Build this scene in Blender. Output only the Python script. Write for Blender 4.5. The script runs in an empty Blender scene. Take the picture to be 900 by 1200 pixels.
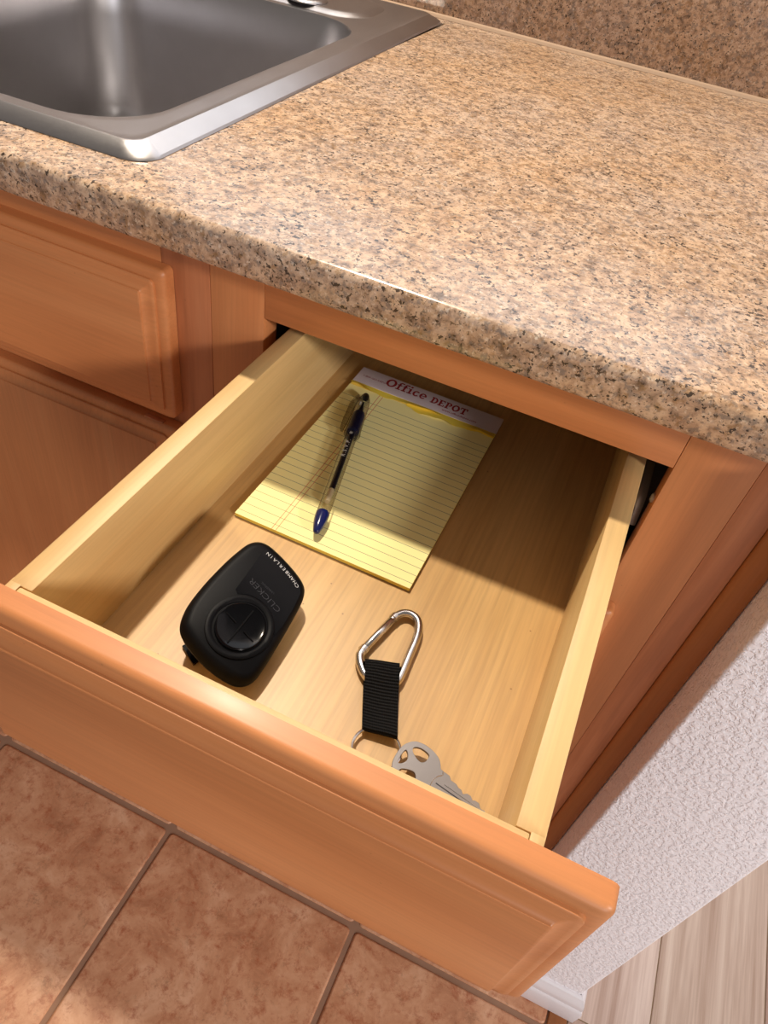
import bpy, bmesh, math, random
from mathutils import Vector, Matrix
random.seed(4)
S = bpy.context.scene
COL = S.collection
R = math.radians
# ------------------------------------------------------------------ camera, world, lights
F_PX = 854.9
cam = bpy.data.objects.new('camera', bpy.data.cameras.new('camera')); COL.objects.link(cam)
cam.data.sensor_fit = 'VERTICAL'; cam.data.sensor_height = 36.0; cam.data.lens = 36.0 * F_PX / 1200
cam.data.clip_start = 0.01
def cam_axes(pitch, yaw, roll):
    a, b, c = R(pitch), R(yaw), R(roll)
    fw = Vector((math.sin(b)*math.cos(a), math.cos(b)*math.cos(a), math.sin(a)))
    r = Vector((math.cos(b), -math.sin(b), 0)); u = r.cross(fw)
    return r*math.cos(c)+u*math.sin(c), -r*math.sin(c)+u*math.cos(c), fw
cr, cu, cf = cam_axes(-44.5357, -15.6921, 11.1689)
M = Matrix((cr, cu, -cf)).transposed().to_4x4(); M.translation = Vector((0.2770, -0.4020, 1.1194))
cam.matrix_world = M
S.camera = cam
w = bpy.data.worlds.new('room_light'); S.world = w; w.use_nodes = True
w.node_tree.nodes['Background'].inputs[0].default_value = (1.0, 0.90, 0.83, 1)
w.node_tree.nodes['Background'].inputs[1].default_value = 0.21
S.view_settings.view_transform = 'Standard'; S.view_settings.look = 'None'
S.view_settings.gamma = 1.0; S.view_settings.exposure = 0.0
def lamp(name, loc, target, size, power, col):
    l = bpy.data.lights.new(name, 'AREA'); l.shape = 'DISK'; l.size = size; l.energy = power; l.color = col
    o = bpy.data.objects.new(name, l); COL.objects.link(o); o.location = loc
    o.rotation_euler = (Vector(target)-Vector(loc)).to_track_quat('-Z', 'Y').to_euler()
    return o
lamp('ceiling_or_fill_lamp', (-0.33, 0.42, 2.42), (0.2, -0.1, 0.8), 0.075, 35, (1.0, 0.87, 0.70))      # can light over the sink
lamp('ceiling_or_fill_lamp', (3.4, -1.75, 2.42), (0.3, 0.0, 0.7), 0.42, 80, (1.0, 0.92, 0.86))         # light of the room to the right

lamp('ceiling_or_fill_lamp', (2.1, -3.0, 1.5), (0.25, 0.0, 0.7), 1.2, 30, (0.93, 0.94, 1.0))           # added eye-level fill for the camera-facing fronts and wall, not a ceiling fixture

# ------------------------------------------------------------------ materials
def srgb(r, g, b):
    f = lambda c: (c/255/12.92) if c/255 <= .04045 else ((c/255+.055)/1.055)**2.4
    return (f(r), f(g), f(b), 1)
class Mat:
    def __init__(s, name):
        s.m = bpy.data.materials.new(name); s.m.use_nodes = True; s.t = s.m.node_tree; s.n = s.t.nodes
        s.b = s.n['Principled BSDF']; s.tc = s.n.new('ShaderNodeTexCoord')
    def L(s, a, b): s.t.links.new(a, b)
    def set(s, **k):
        for n, v in k.items(): s.b.inputs[n.replace('_', ' ')].default_value = v
        return s
    def mapping(s, scale=(1,1,1), rot=(0,0,0), loc=(0,0,0)):
        mp = s.n.new('ShaderNodeMapping'); mp.inputs['Scale'].default_value = scale
        mp.inputs['Rotation'].default_value = rot; mp.inputs['Location'].default_value = loc
        s.L(s.tc.outputs['Object'], mp.inputs[0]); return mp.outputs[0]
    def noise(s, v, scale, detail=4, rough=.55, dist=0):
        n = s.n.new('ShaderNodeTexNoise'); n.inputs['Scale'].default_value = scale; n.inputs['Detail'].default_value = detail
        n.inputs['Roughness'].default_value = rough; n.inputs['Distortion'].default_value = dist
        s.L(v, n.inputs['Vector']); return n.outputs['Fac']
    def voro(s, v, scale, feat='F1', out='Distance'):
        n = s.n.new('ShaderNodeTexVoronoi'); n.feature = feat; n.inputs['Scale'].default_value = scale
        s.L(v, n.inputs['Vector']); return n.outputs[out]
    def ramp(s, fac, stops, interp='LINEAR'):
        n = s.n.new('ShaderNodeValToRGB'); n.color_ramp.interpolation = interp
        e = n.color_ramp.elements
        while len(e) < len(stops): e.new(0.5)
        for k, (p, c) in enumerate(stops): e[k].position = p; e[k].color = c if len(c) == 4 else (*c, 1)
        s.L(fac, n.inputs[0]); return n.outputs[0]
    def mix(s, fac, a, b, mode='MIX'):
        n = s.n.new('ShaderNodeMix'); n.data_type = 'RGBA'; n.blend_type = mode
        for v, i in ((fac, 0), (a, 6), (b, 7)):
            if isinstance(v, bpy.types.NodeSocket): s.L(v, n.inputs[i])
            else: n.inputs[i].default_value = v
        return n.outputs[2]
    def math(s, op, a, b=0.0, c=0.0):
        n = s.n.new('ShaderNodeMath'); n.operation = op
        for i, v in enumerate((a, b, c)):
            if isinstance(v, bpy.types.NodeSocket): s.L(v, n.inputs[i])
            else: n.inputs[i].default_value = v
        return n.outputs[0]
    def bump(s, h, strength=.3, dist=.001):
        n = s.n.new('ShaderNodeBump'); n.inputs['Strength'].default_value = strength; n.inputs['Distance'].default_value = dist
        s.L(h, n.inputs['Height']); s.L(n.outputs[0], s.b.inputs['Normal'])
    def base(s, c):
        if isinstance(c, bpy.types.NodeSocket): s.L(c, s.b.inputs['Base Color'])
        else: s.b.inputs['Base Color'].default_value = c
BW = lambda v: (v, v, v, 1)
def wood(name, axis, dark, mid, light, rough=.4, seed=0, coarse=26, streak=.35, coat=0.0, pores=.25):
    m = Mat(name); st = [1.0, 1.0, 1.0]; st['xyz'.index(axis)] = .07
    v = m.mapping(st, loc=(seed*.37, seed*.21, seed*.13))
    broad = m.noise(v, coarse, 3, .5, .6)
    c = m.ramp(broad, [(.25, dark), (.5, mid), (.78, light)])
    st2 = [1.0]*3; st2['xyz'.index(axis)] = .03
    fine = m.noise(m.mapping(st2, loc=(seed, 0, seed*.5)), 420, 3, .6)
    c = m.mix(streak, c, m.mix(1.0, c, m.ramp(fine, [(.3, BW(.72)), (.6, BW(1.0)), (.8, BW(1.12))]), 'MULTIPLY'))
    # cathedral figure
    wv = m.n.new('ShaderNodeTexWave'); wv.wave_type = 'RINGS'; wv.inputs['Scale'].default_value = 9; wv.inputs['Distortion'].default_value = 4.0
    wv.inputs['Detail'].default_value = 2; wv.inputs['Detail Scale'].default_value = 1.4
    st3 = [1.0]*3; st3['xyz'.index(axis)] = .16
    m.L(m.mapping(st3, loc=(seed*.7+.3, seed*.3+.2, .4)), wv.inputs['Vector'])
    c = m.mix(m.math('MULTIPLY', wv.outputs['Fac'], .10), c, dark)
    # tiny flecks
    fl = m.voro(m.mapping((1, 1, 1), loc=(seed, 1, 2)), 60)
    c = m.mix(m.ramp(fl, [(.018, BW(pores)), (.045, BW(0))]), c, srgb(90, 45, 20))
    m.base(c); m.set(Roughness=rough)
    m.b.inputs['Coat Weight'].default_value = coat; m.b.inputs['Coat Roughness'].default_value = .22
    m.bump(fine, .12, .0004)
    return m.m
CD, CM, CL = srgb(182, 112, 64), srgb(200, 129, 78), srgb(213, 146, 94)
M_cabx = wood('maple_cabinet_across', 'x', CD, CM, CL, .46, 1, coat=.08, coarse=18)
M_cabz = wood('maple_cabinet_upright', 'z', CD, CM, CL, .46, 2, coat=.08, coarse=18)
M_cabred = wood('maple_cabinet_filler', 'z', srgb(160, 96, 60), srgb(186, 117, 76), srgb(200, 132, 90), .45, 3, coarse=70)
M_scribe = wood('maple_moulding', 'z', srgb(150, 88, 40), srgb(172, 106, 52), srgb(186, 120, 62), .42, 4, coat=.2)
BD, BM_, BL = srgb(200, 160, 104), srgb(218, 184, 126), srgb(230, 200, 146)
M_boxy = wood('drawer_box_side', 'y', BD, BM_, BL, .5, 5, pores=.1)
M_boxx = wood('drawer_box_cross', 'x', BD, BM_, BL, .5, 6, pores=.1)
M_floory = wood('drawer_bottom_veneer', 'y', srgb(188, 146, 90), srgb(204, 164, 106), srgb(216, 178, 120), .4, 7, coarse=34, pores=.6, streak=.6)
def simple(name, col, rough=.5, metal=0.0, **k):
    m = Mat(name); m.base(col); m.set(Roughness=rough, Metallic=metal)
    for a, v in k.items(): m.b.inputs[a.replace('_', ' ')].default_value = v
    return m.m
def granite(name, tint=1.0):
    m = Mat(name); v = m.mapping()
    big = m.noise(v, 120, 4, .65, .4)
    c = m.ramp(big, [(.30, srgb(112, 92, 76)), (.42, srgb(172, 144, 122)), (.52, srgb(200, 170, 144)), (.62, srgb(218, 190, 164)), (.75, srgb(176, 154, 140))])
    gr = m.noise(m.mapping(loc=(3, 1, 2)), 240, 3, .6)
    c = m.mix(m.ramp(gr, [(.53, BW(0)), (.62, BW(.75))]), c, srgb(136, 124, 116))
    gold = m.noise(m.mapping(loc=(7, 4, 9)), 160, 4, .65)
    c = m.mix(m.ramp(gold, [(.56, BW(0)), (.64, BW(.5))]), c, srgb(150, 112, 62))
    wht = m.noise(m.mapping(loc=(1, 8, 5)), 340, 3, .6)
    c = m.mix(m.ramp(wht, [(.60, BW(0)), (.68, BW(.5))]), c, srgb(246, 232, 214))
    blk = m.noise(m.mapping(loc=(5, 2, 1)), 300, 3, .55)
    mod = m.noise(m.mapping(loc=(2, 2, 6)), 32, 2, .5)
    th = m.math('ADD', blk, m.math('MULTIPLY', m.math('SUBTRACT', mod, .5), .25))
    c = m.mix(m.ramp(th, [(.615, BW(0)), (.645, BW(.9))]), c, srgb(42, 34, 30))
    b2 = m.noise(m.mapping(loc=(9, 2, 1)), 480, 2, .5)
    c = m.mix(m.ramp(b2, [(.62, BW(0)), (.67, BW(.7))]), c, srgb(70, 55, 40))
    if tint != 1.0: c = m.mix(1.0, c, tint, 'MULTIPLY')
    pt = m.noise(m.mapping(loc=(4, 4, 4)), 11, 3, .6)
    c = m.mix(1.0, c, m.ramp(pt, [(.35, (.86, .78, .66, 1)), (.5, (.88, .85, .80, 1)), (.65, (.83, .84, .86, 1))]), 'MULTIPLY')
    m.base(c); m.set(Roughness=.2, IOR=1.6)
    m.b.inputs['Specular IOR Level'].default_value = .5
    m.bump(big, .05, .0005)
    return m.m
M_granite = granite('polished_granite')
M_granite2 = granite('backsplash_granite', (.74, .68, .66, 1))
M_caulk = simple('tan_caulk', srgb(172, 146, 122), .6)
def steel(name):
    m = Mat(name)
    n = m.noise(m.mapping((1, .05, 1)), 900, 2, .6)
    n2 = m.noise(m.mapping(), 14, 3, .6)
    m.base(m.mix(n2, srgb(170, 166, 166), srgb(190, 187, 187))); m.set(Metallic=1.0)
    m.L(m.math('ADD', m.math('MULTIPLY', n, .12), .26), m.b.inputs['Roughness'])
    m.bump(n, .10, .0003); return m.m
M_steel = steel('brushed_stainless')
def tile_mat():
    m = Mat('terracotta_tile')
    info = m.n.new('ShaderNodeObjectInfo')
    vm = m.n.new('ShaderNodeVectorMath'); vm.operation = 'ADD'; m.L(m.tc.outputs['Object'], vm.inputs[0])
    cmb = m.n.new('ShaderNodeCombineXYZ')
    m.L(m.math('MULTIPLY', info.outputs['Random'], 37.0), cmb.inputs[0]); m.L(m.math('MULTIPLY', info.outputs['Random'], 11.0), cmb.inputs[1])
    m.L(cmb.outputs[0], vm.inputs[1]); v = vm.outputs[0]
    a = m.noise(v, 16, 6, .68, .6)
    c = m.ramp(a, [(.28, srgb(172, 116, 84)), (.44, srgb(202, 146, 110)), (.56, srgb(216, 164, 128)), (.72, srgb(232, 188, 154))])
    b = m.noise(v, 60, 6, .78, .25)
    c = m.mix(m.ramp(b, [(.50, BW(0)), (.68, BW(.75))]), c, srgb(164, 84, 48))
    d2 = m.noise(v, 24, 8, .85, .2)
    c = m.mix(m.ramp(d2, [(.55, BW(0)), (.68, BW(.6))]), c, srgb(132, 88, 56))
    e = m.noise(v, 140, 3, .6)
    c = m.mix(m.ramp(e, [(.58, BW(0)), (.7, BW(.45))]), c, srgb(220, 172, 136))
    m.base(c); m.set(Roughness=.42); m.bump(m.noise(v, 90, 4, .6), .25, .001); return m.m
M_tile = tile_mat()
M_grout = (lambda m: (m.base(m.mix(m.noise(m.mapping(), 60, 3), srgb(146, 112, 90), srgb(166, 130, 106))), m.set(Roughness=.9), m.m)[2])(Mat('grout'))
def wall_mat():
    m = Mat('textured_white_paint')
    v = m.mapping()
    a = m.noise(v, 185, 4, .55, .3)
    h = m.ramp(a, [(.44, BW(0)), (.52, BW(.8)), (.62, BW(1))])
    f = m.noise(v, 320, 2, .6)
    m.base(srgb(249, 246, 251)); m.set(Roughness=.65)
    m.bump(m.math('ADD', h, m.math('MULTIPLY', f, .25)), .55, .0018); return m.m
M_wall = wall_mat()
M_white = simple('white_gloss_paint', srgb(236, 232, 236), .35)
def plank_mat():
    m = Mat('grey_oak_plank'); info = m.n.new('ShaderNodeObjectInfo')
    c0 = m.ramp(info.outputs['Random'], [(0, srgb(196, 168, 154)), (.4, srgb(246, 234, 220)), (.7, srgb(216, 194, 184)), (1, srgb(252, 240, 230))])
    vm = m.n.new('ShaderNodeVectorMath'); vm.operation = 'ADD'; m.L(m.mapping((1, .03, 1)), vm.inputs[0])
    cmb = m.n.new('ShaderNodeCombineXYZ'); m.L(m.math('MULTIPLY', info.outputs['Random'], 23.0), cmb.inputs[0]); m.L(cmb.outputs[0], vm.inputs[1])
    a = m.noise(vm.outputs[0], 38, 5, .7, .3)
    c = m.mix(1.0, c0, m.ramp(a, [(.34, srgb(196, 178, 168)), (.5, srgb(228, 218, 212)), (.66, srgb(255, 252, 248))]), 'MULTIPLY')
    m.base(c); m.set(Roughness=.45); return m.m
M_plank = plank_mat()
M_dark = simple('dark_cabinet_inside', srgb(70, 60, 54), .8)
M_inside = simple('melamine_inside', srgb(150, 138, 130), .6)
M_slide = simple('grey_slide_metal', srgb(190, 186, 182), .35, .6)
M_black = (lambda m: (m.base(srgb(7, 7, 10)), m.set(Roughness=.5, Specular_IOR_Level=.12), m.bump(m.noise(m.mapping(), 1800, 2), .12, .0002), m.m)[3])(Mat('black_plastic'))
M_gloss = simple('glossy_black_plastic', srgb(5, 5, 7), .14, Specular_IOR_Level=.22)
M_print = simple('grey_print', srgb(186, 186, 186), .5)
M_emboss = simple('dark_grey_print', srgb(28, 28, 33), .3)
M_chrome = simple('polished_aluminium', srgb(212, 208, 206), .2, 1.0)
M_key = (lambda m: (m.base(srgb(156, 151, 152)), m.set(Roughness=.38, Metallic=.85), m.bump(m.noise(m.mapping((1, .2, 1), rot=(0, 0, .3)), 900, 2), .15, .0002), m.m)[3])(Mat('nickel_key'))
M_keyline = simple('key_groove', srgb(70, 66, 72), .4, .6)
M_redprint = simple('red_ink', srgb(150, 22, 34), .6)
M_header = simple('white_binding_card', srgb(214, 200, 206), .6)
M_torn = simple('torn_yellow_paper', srgb(255, 230, 84), .7)
M_card = simple('grey_backing_card', srgb(150, 128, 100), .8)
M_blue = simple('blue_plastic', srgb(16, 28, 84), .22)
M_grip = simple('navy_rubber_grip', srgb(14, 20, 62), .5)
M_ink = simple('dark_ink_tube', srgb(12, 12, 26), .3)
M_refill = simple('grey_refill_plug', srgb(176, 160, 128), .4)
M_silver = simple('white_pen_print', srgb(215, 212, 205), .5)
def clear(name, tint, fac):
    m = Mat(name); m.n.remove(m.b)
    tr = m.n.new('ShaderNodeBsdfTransparent'); l2 = m.n.new('ShaderNodeLayerWeight'); l2.inputs[0].default_value = .5
    m.L(m.ramp(l2.outputs['Facing'], [(.60, tint), (.90, (.30, .20, .12, 1))]), tr.inputs[0])
    gl = m.n.new('ShaderNodeBsdfGlossy'); gl.inputs['Roughness'].default_value = .08; gl.inputs[0].default_value = (.95, .95, .92, 1)
    lw = m.n.new('ShaderNodeLayerWeight'); lw.inputs[0].default_value = .35
    mx = m.n.new('ShaderNodeMixShader'); m.L(m.math('MULTIPLY', lw.outputs['Fresnel'], fac), mx.inputs[0])
    m.L(tr.outputs[0], mx.inputs[1]); m.L(gl.outputs[0], mx.inputs[2]); m.L(mx.outputs[0], m.n['Material Output'].inputs[0])
    return m.m
M_clear = clear('clear_plastic', (.99, .985, .97, 1), .5)
M_capclear = clear('smoky_clear_plastic', (.97, .95, .94, 1), .6)
def paper():
    m = Mat('ruled_yellow_paper'); sp = m.n.new('ShaderNodeSeparateXYZ'); m.L(m.tc.outputs['Object'], sp.inputs[0])
    y, x = sp.outputs[1], sp.outputs[0]
    c = srgb(248, 238, 168)
    ph = m.math('FRACT', m.math('DIVIDE', m.math('ADD', y, .0935), RULE))
    ln = m.math('LESS_THAN', m.math('ABSOLUTE', m.math('SUBTRACT', ph, .5)), .034)
    ok = m.math('LESS_THAN', y, .063)
    c = m.mix(m.math('MULTIPLY', m.math('MULTIPLY', ln, ok), .8), c, srgb(108, 118, 96))
    for u in (-.0356, -.0326):
        r = m.math('LESS_THAN', m.math('ABSOLUTE', m.math('SUBTRACT', x, u)), .00028)
        c = m.mix(m.math('MULTIPLY', r, .7), c, srgb(206, 96, 70))
    m.base(c); m.set(Roughness=.75); return m.m
RULE = .0071
M_paper = paper()
M_padedge = simple('pad_page_edges', srgb(238, 214, 96), .8)
def webbing():
    m = Mat('black_webbing'); sp = m.n.new('ShaderNodeSeparateXYZ'); m.L(m.tc.outputs['UV'], sp.inputs[0])
    rib = m.math('SINE', m.math('MULTIPLY', sp.outputs[1], 2*math.pi*24))
    wv = m.math('SINE', m.math('MULTIPLY', sp.outputs[0], 2*math.pi*24))
    h = m.math('ADD', rib, m.math('MULTIPLY', wv, .35))
    m.base(m.ramp(m.math('MULTIPLY_ADD', h, .5, .5), [(0, srgb(2, 2, 3)), (1, srgb(34, 34, 35))])); m.set(Roughness=.8, Specular_IOR_Level=.1)
    m.bump(h, .6, .0006); return m.m
M_web = webbing()

# ------------------------------------------------------------------ builders
def empty(name, loc, label, cat, group=None):
    o = bpy.data.objects.new(name, None); COL.objects.link(o); o.location = loc; o.empty_display_size = .02
    o['label'] = label; o['category'] = cat
    if group: o['group'] = group
    return o
def wloc(o):
    v = Vector((0, 0, 0))
    while o is not None: v += o.location; o = o.parent
    return v
def link(name, me, mat, parent=None, origin=None, label=None, smooth=False):
    """mesh data given in world coordinates; re-based on the parent's or the given origin"""
    base = Vector(origin) if origin is not None else (wloc(parent) if parent else Vector((0, 0, 0)))
    me.transform(Matrix.Translation(-base))
    o = bpy.data.objects.new(name, me); COL.objects.link(o)
    if parent: o.parent = parent; o.location = base - wloc(parent)
    else: o.location = base
    if mat: me.materials.clear(); me.materials.append(mat)
    if smooth:
        for p in me.polygons: p.use_smooth = True
        me.set_sharp_from_angle(angle=R(smooth if smooth is not True else 40))
    if label: o['label'] = label
    return o
def bm_me(bm):
    bmesh.ops.recalc_face_normals(bm, faces=bm.faces[:])
    me = bpy.data.meshes.new('m'); bm.to_mesh(me); bm.free(); return me
def add_box(bm, x0, x1, y0, y1, z0, z1, bev=0, seg=2):
    b2 = bmesh.new(); bmesh.ops.create_cube(b2, size=1)
    for v in b2.verts: v.co = Vector(((x0+x1)/2+v.co.x*(x1-x0), (y0+y1)/2+v.co.y*(y1-y0), (z0+z1)/2+v.co.z*(z1-z0)))
    if bev: bmesh.ops.bevel(b2, geom=b2.edges[:], offset=bev, segments=seg, affect='EDGES', profile=.5)
    me = bpy.data.meshes.new('t'); b2.to_mesh(me); b2.free(); bm.from_mesh(me); bpy.data.meshes.remove(me)
def box(name, x0, x1, y0, y1, z0, z1, mat, parent=None, bev=.0006, origin=None, label=None, seg=2):
    bm = bmesh.new(); add_box(bm, x0, x1, y0, y1, z0, z1, bev, seg)
    return link(name, bm_me(bm), mat, parent, origin, label, smooth=35 if bev else False)
def sweep(bm, pts, rad, closed=False, n=12, caps=True, scale=(1, 1), up=None):
    """tube along points; rad float or list"""
    P = [Vector(p) for p in pts]; N = len(P); rings = []
    prev = Vector(up) if up else None
    for i in range(N):
        a = P[(i-1) % N] if (closed or i) else P[i]; b = P[(i+1) % N] if (closed or i < N-1) else P[i]
        t = (b-a).normalized()
        if prev is None: prev = Vector((0, 0, 1)) if abs(t.z) < .9 else Vector((1, 0, 0))
        nrm = (prev-t*prev.dot(t)).normalized(); bn = t.cross(nrm); prev = nrm
        r = rad[i] if isinstance(rad, (list, tuple)) else rad
        rings.append([bm.verts.new(P[i]+nrm*math.cos(2*math.pi*k/n)*r*scale[0]+bn*math.sin(2*math.pi*k/n)*r*scale[1]) for k in range(n)])
    for i in range(N if closed else N-1):
        A, B = rings[i], rings[(i+1) % N]
        for k in range(n): bm.faces.new((A[k], A[(k+1) % n], B[(k+1) % n], B[k]))
    if not closed and caps:
        bm.faces.new(rings[0][::-1]); bm.faces.new(rings[-1])
def spline(pts, per=6, closed=True):
    P = [Vector(p) for p in pts]; N = len(P); out = []
    for i in range(N if closed else N-1):
        p0 = P[(i-1) % N] if (closed or i) else P[0]; p1 = P[i]; p2 = P[(i+1) % N]; p3 = P[(i+2) % N] if (closed or i < N-2) else P[-1]
        for k in range(per):
            t = k/per
            out.append(.5*((2*p1)+(-p0+p2)*t+(2*p0-5*p1+4*p2-p3)*t*t+(-p0+3*p1-3*p2+p3)*t**3))
    if not closed: out.append(P[-1])
    return out
def lathe(bm, prof, n=28, M4=None):
    """prof: (r, h) along +z; M4 places it"""
    rings = []
    for r, h in prof:
        if r < 1e-6: rings.append([bm.verts.new((0, 0, h))])
        else: rings.append([bm.verts.new((r*math.cos(2*math.pi*k/n), r*math.sin(2*math.pi*k/n), h)) for k in range(n)])
    vs = [v for q in rings for v in q]
    for A, B in zip(rings[:-1], rings[1:]):
        for k in range(n):
            if len(A) == 1 and len(B) == 1: continue
            if len(A) == 1: bm.faces.new((A[0], B[k], B[(k+1) % n]))
            elif len(B) == 1: bm.faces.new((A[k], A[(k+1) % n], B[0]))
            else: bm.faces.new((A[k], A[(k+1) % n], B[(k+1) % n], B[k]))
    if M4:
        for v in vs: v.co = M4 @ v.co
def loops_mesh(bm, loops, cap_first=False, cap_last=True):
    V = [[bm.verts.new(p) for p in lp] for lp in loops]; n = len(V[0])
    for A, B in zip(V[:-1], V[1:]):
        for k in range(n): bm.faces.new((A[k], A[(k+1) % n], B[(k+1) % n], B[k]))
    if cap_last: bm.faces.new(V[-1])
    if cap_first: bm.faces.new(V[0][::-1])
    return V
def rrect(x0, x1, y0, y1, r, n=6):
    out = []
    rr = r if isinstance(r, (list, tuple)) else [r]*4
    for (cx, cy, a, q) in ((x1-rr[0], y1-rr[0], 0, rr[0]), (x0+rr[1], y1-rr[1], 90, rr[1]), (x0+rr[2], y0+rr[2], 180, rr[2]), (x1-rr[3], y0+rr[3], 270, rr[3])):
        for k in range(n+1):
            t = R(a+90*k/n); out.append((cx+q*math.cos(t), cy+q*math.sin(t)))
    return out
def curve2d(splines, extrude=0.0, bevel=0.0):
    cu_ = bpy.data.curves.new('c', 'CURVE'); cu_.dimensions = '2D'; cu_.fill_mode = 'BOTH'; cu_.extrude = extrude; cu_.bevel_depth = bevel; cu_.bevel_resolution = 1
    for pts in splines:
        sp = cu_.splines.new('POLY'); sp.points.add(len(pts)-1)
        for k, p in enumerate(pts): sp.points[k].co = (p[0], p[1], 0, 1)
        sp.use_cyclic_u = True
    o = bpy.data.objects.new('tmp', cu_); COL.objects.link(o)
    dg = bpy.context.evaluated_depsgraph_get(); me = bpy.data.meshes.new_from_object(o.evaluated_get(dg))
    bpy.data.objects.remove(o); bpy.data.curves.remove(cu_); return me
def text_me(body, size, bold=0.0, extrude=0.00004, spacing=1.0, sx=1.0):
    fc = bpy.data.curves.new('f', 'FONT'); fc.body = body; fc.size = size; fc.offset = bold; fc.extrude = extrude
    fc.space_character = spacing; fc.align_x = 'CENTER'; fc.align_y = 'CENTER'; fc.resolution_u = 3
    o = bpy.data.objects.new('tmp', fc); COL.objects.link(o)
    dg = bpy.context.evaluated_depsgraph_get(); me = bpy.data.meshes.new_from_object(o.evaluated_get(dg))
    bpy.data.objects.remove(o); bpy.data.curves.remove(fc)
    me.transform(Matrix.Diagonal((sx, 1, 1, 1))); return me
def struct(o): o['kind'] = 'structure'; return o

# ------------------------------------------------------------------ the setting
TOPZ, FRONT_Y, WALL_Y = .914, -.0303, .668
GX, GY, GK, TW = -.0407, -.0741, .30, .0075
bm = bmesh.new(); add_box(bm, -1.6, .5385, -1.62, .70, -.03, -.0022)
floor = struct(link('floor', bm_me(bm), M_grout, origin=(0, 0, 0)))
tile_cache = {}
for i in range(-4, 3):
    for j in range(-5, 2):
        x0 = GX+GK*(i-1)+TW/2; x1 = x0+GK-TW; y0 = GY+GK*j+TW/2; y1 = y0+GK-TW
        x1 = min(x1, .5365)
        if x1-x0 < .02: continue
        key = round(x1-x0, 4)
        if key not in tile_cache:
            b2 = bmesh.new(); L_ = [[(x, y, z) for x, y in rrect(0+q, x1-x0-q, 0+q, y1-y0-q, max(.006-q, .002), 3)] for q, z in ((0, -.006), (0, -.0018), (.0012, -.0005), (.003, 0))]
            loops_mesh(b2, L_); me = bm_me(b2); me.materials.append(M_tile)
            for p in me.polygons: p.use_smooth = len(p.vertices) == 4
            tile_cache[key] = me
        t = bpy.data.objects.new('tile', tile_cache[key]); COL.objects.link(t); t.parent = floor; t.location = (x0, y0, 0)
wood_floor = struct(box('floor.001', .562, 1.9, -1.6, 2.2, -.03, -.0012, M_card, bev=0, origin=(1.2, 0, 0)))
rnd = random.Random(3); pw = .15; x = .669-pw
k = 0
while x < 1.75:
    y = -1.6+rnd.random()*.8-.8; xa = max(x, .5635)
    while y < 2.2:
        ln = .9+rnd.random()*.4; ya, yb = max(y, -1.6), min(y+ln, 2.2)
        if yb-ya > .05: box('plank', xa+.0008, x+pw-.0008, ya+.0008, yb-.0008, -.006, .0, M_plank, wood_floor, bev=.0006, origin=((xa+x+pw)/2, (ya+yb)/2, 0), seg=1)
        y += ln
    x += pw
struct(box('trim_1', .5385, .5625, -1.6, -.04, -.02, .002, M_scribe, bev=.0015, origin=(.55, -.8, 0)))
# half wall right of the cabinet
bm = bmesh.new()
WX0, WX1, WY = .4300, .5560, -.040
lp = rrect(WX0, WX1, WY, .70, [.002, .002, .003, .003], 4)
loops_mesh(bm, [[(a, b, z) for a, b in lp] for z in (0, .3, .6, .8855)], cap_first=True)
struct(link('wall_right', bm_me(bm), M_wall, origin=((WX0+WX1)/2, .3, 0), smooth=30))
# baseboard wraps the wall's end
def base_profile(path, prof, name, mat):
    bm = bmesh.new(); rows = []
    P = [Vector((*p, 0)) for p in path]
    for i, p in enumerate(P):
        ns = []
        if i > 0: t = (P[i]-P[i-1]).normalized(); ns.append(Vector((t.y, -t.x, 0)))
        if i < len(P)-1: t = (P[i+1]-P[i]).normalized(); ns.append(Vector((t.y, -t.x, 0)))
        m_ = ns[0] if len(ns) == 1 else (ns[0]+ns[1])/(1+ns[0].dot(ns[1]))
        rows.append([bm.verts.new(p+m_*d_+Vector((0, 0, z_))) for d_, z_ in prof])
    n = len(prof)
    for A, B in zip(rows[:-1], rows[1:]):
        for k in range(n): bm.faces.new((A[k], A[(k+1) % n], B[(k+1) % n], B[k]))
    bm.faces.new(rows[0]); bm.faces.new(rows[-1][::-1])
    return link(name, bm_me(bm), mat, origin=(*path[0], 0), smooth=25)
prof = [(0, .001), (.0125, .001), (.0130, .003), (.0130, .040), (.0118, .044), (.0102, .046), (.0100, .050), (.0105, .052), (.0090, .060), (.0060, .065), (.0048, .069), (.0020, .071), (0, .071)]
struct(base_profile([(WX0+.002, WY), (WX1, WY), (WX1, .698)], prof, 'baseboard_right', M_white))
# wall behind the counter
struct(box('wall_back', -1.6, 1.9, WALL_Y+.02, WALL_Y+.12, 0, 2.44, M_wall, bev=0, origin=(.1, WALL_Y+.02, 0)))

wn = bpy.data.objects.new('added_window_1', None); COL.objects.link(wn); wn.location = (-.06, WALL_Y+.02, 1.6); struct(wn)  # unseen glowing window, added so the granite's front edge reflects a pale sheen
M_glow = Mat('added_window_glow'); M_glow.set(Roughness=.1); M_glow.base(srgb(200, 206, 220)); M_glow.b.inputs['Emission Color'].default_value = (.86, .92, 1.0, 1); M_glow.b.inputs['Emission Strength'].default_value = 1.15
for xa, xb in ((-.545, -.075), (-.045, .425)): box('added_window_pane', xa, xb, WALL_Y+.010, WALL_Y+.014, 1.20, 2.03, M_glow.m, wn, 0)
for q in ((-.575, .455, 1.166, 1.20), (-.575, .455, 2.03, 2.064), (-.575, -.545, 1.2003, 2.0297), (.425, .455, 1.2003, 2.0297), (-.075, -.045, 1.2003, 2.0297)):
    box('added_window_frame', q[0], q[1], WALL_Y+.001, WALL_Y+.0198, q[2], q[3], M_white, wn, .001)

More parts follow.
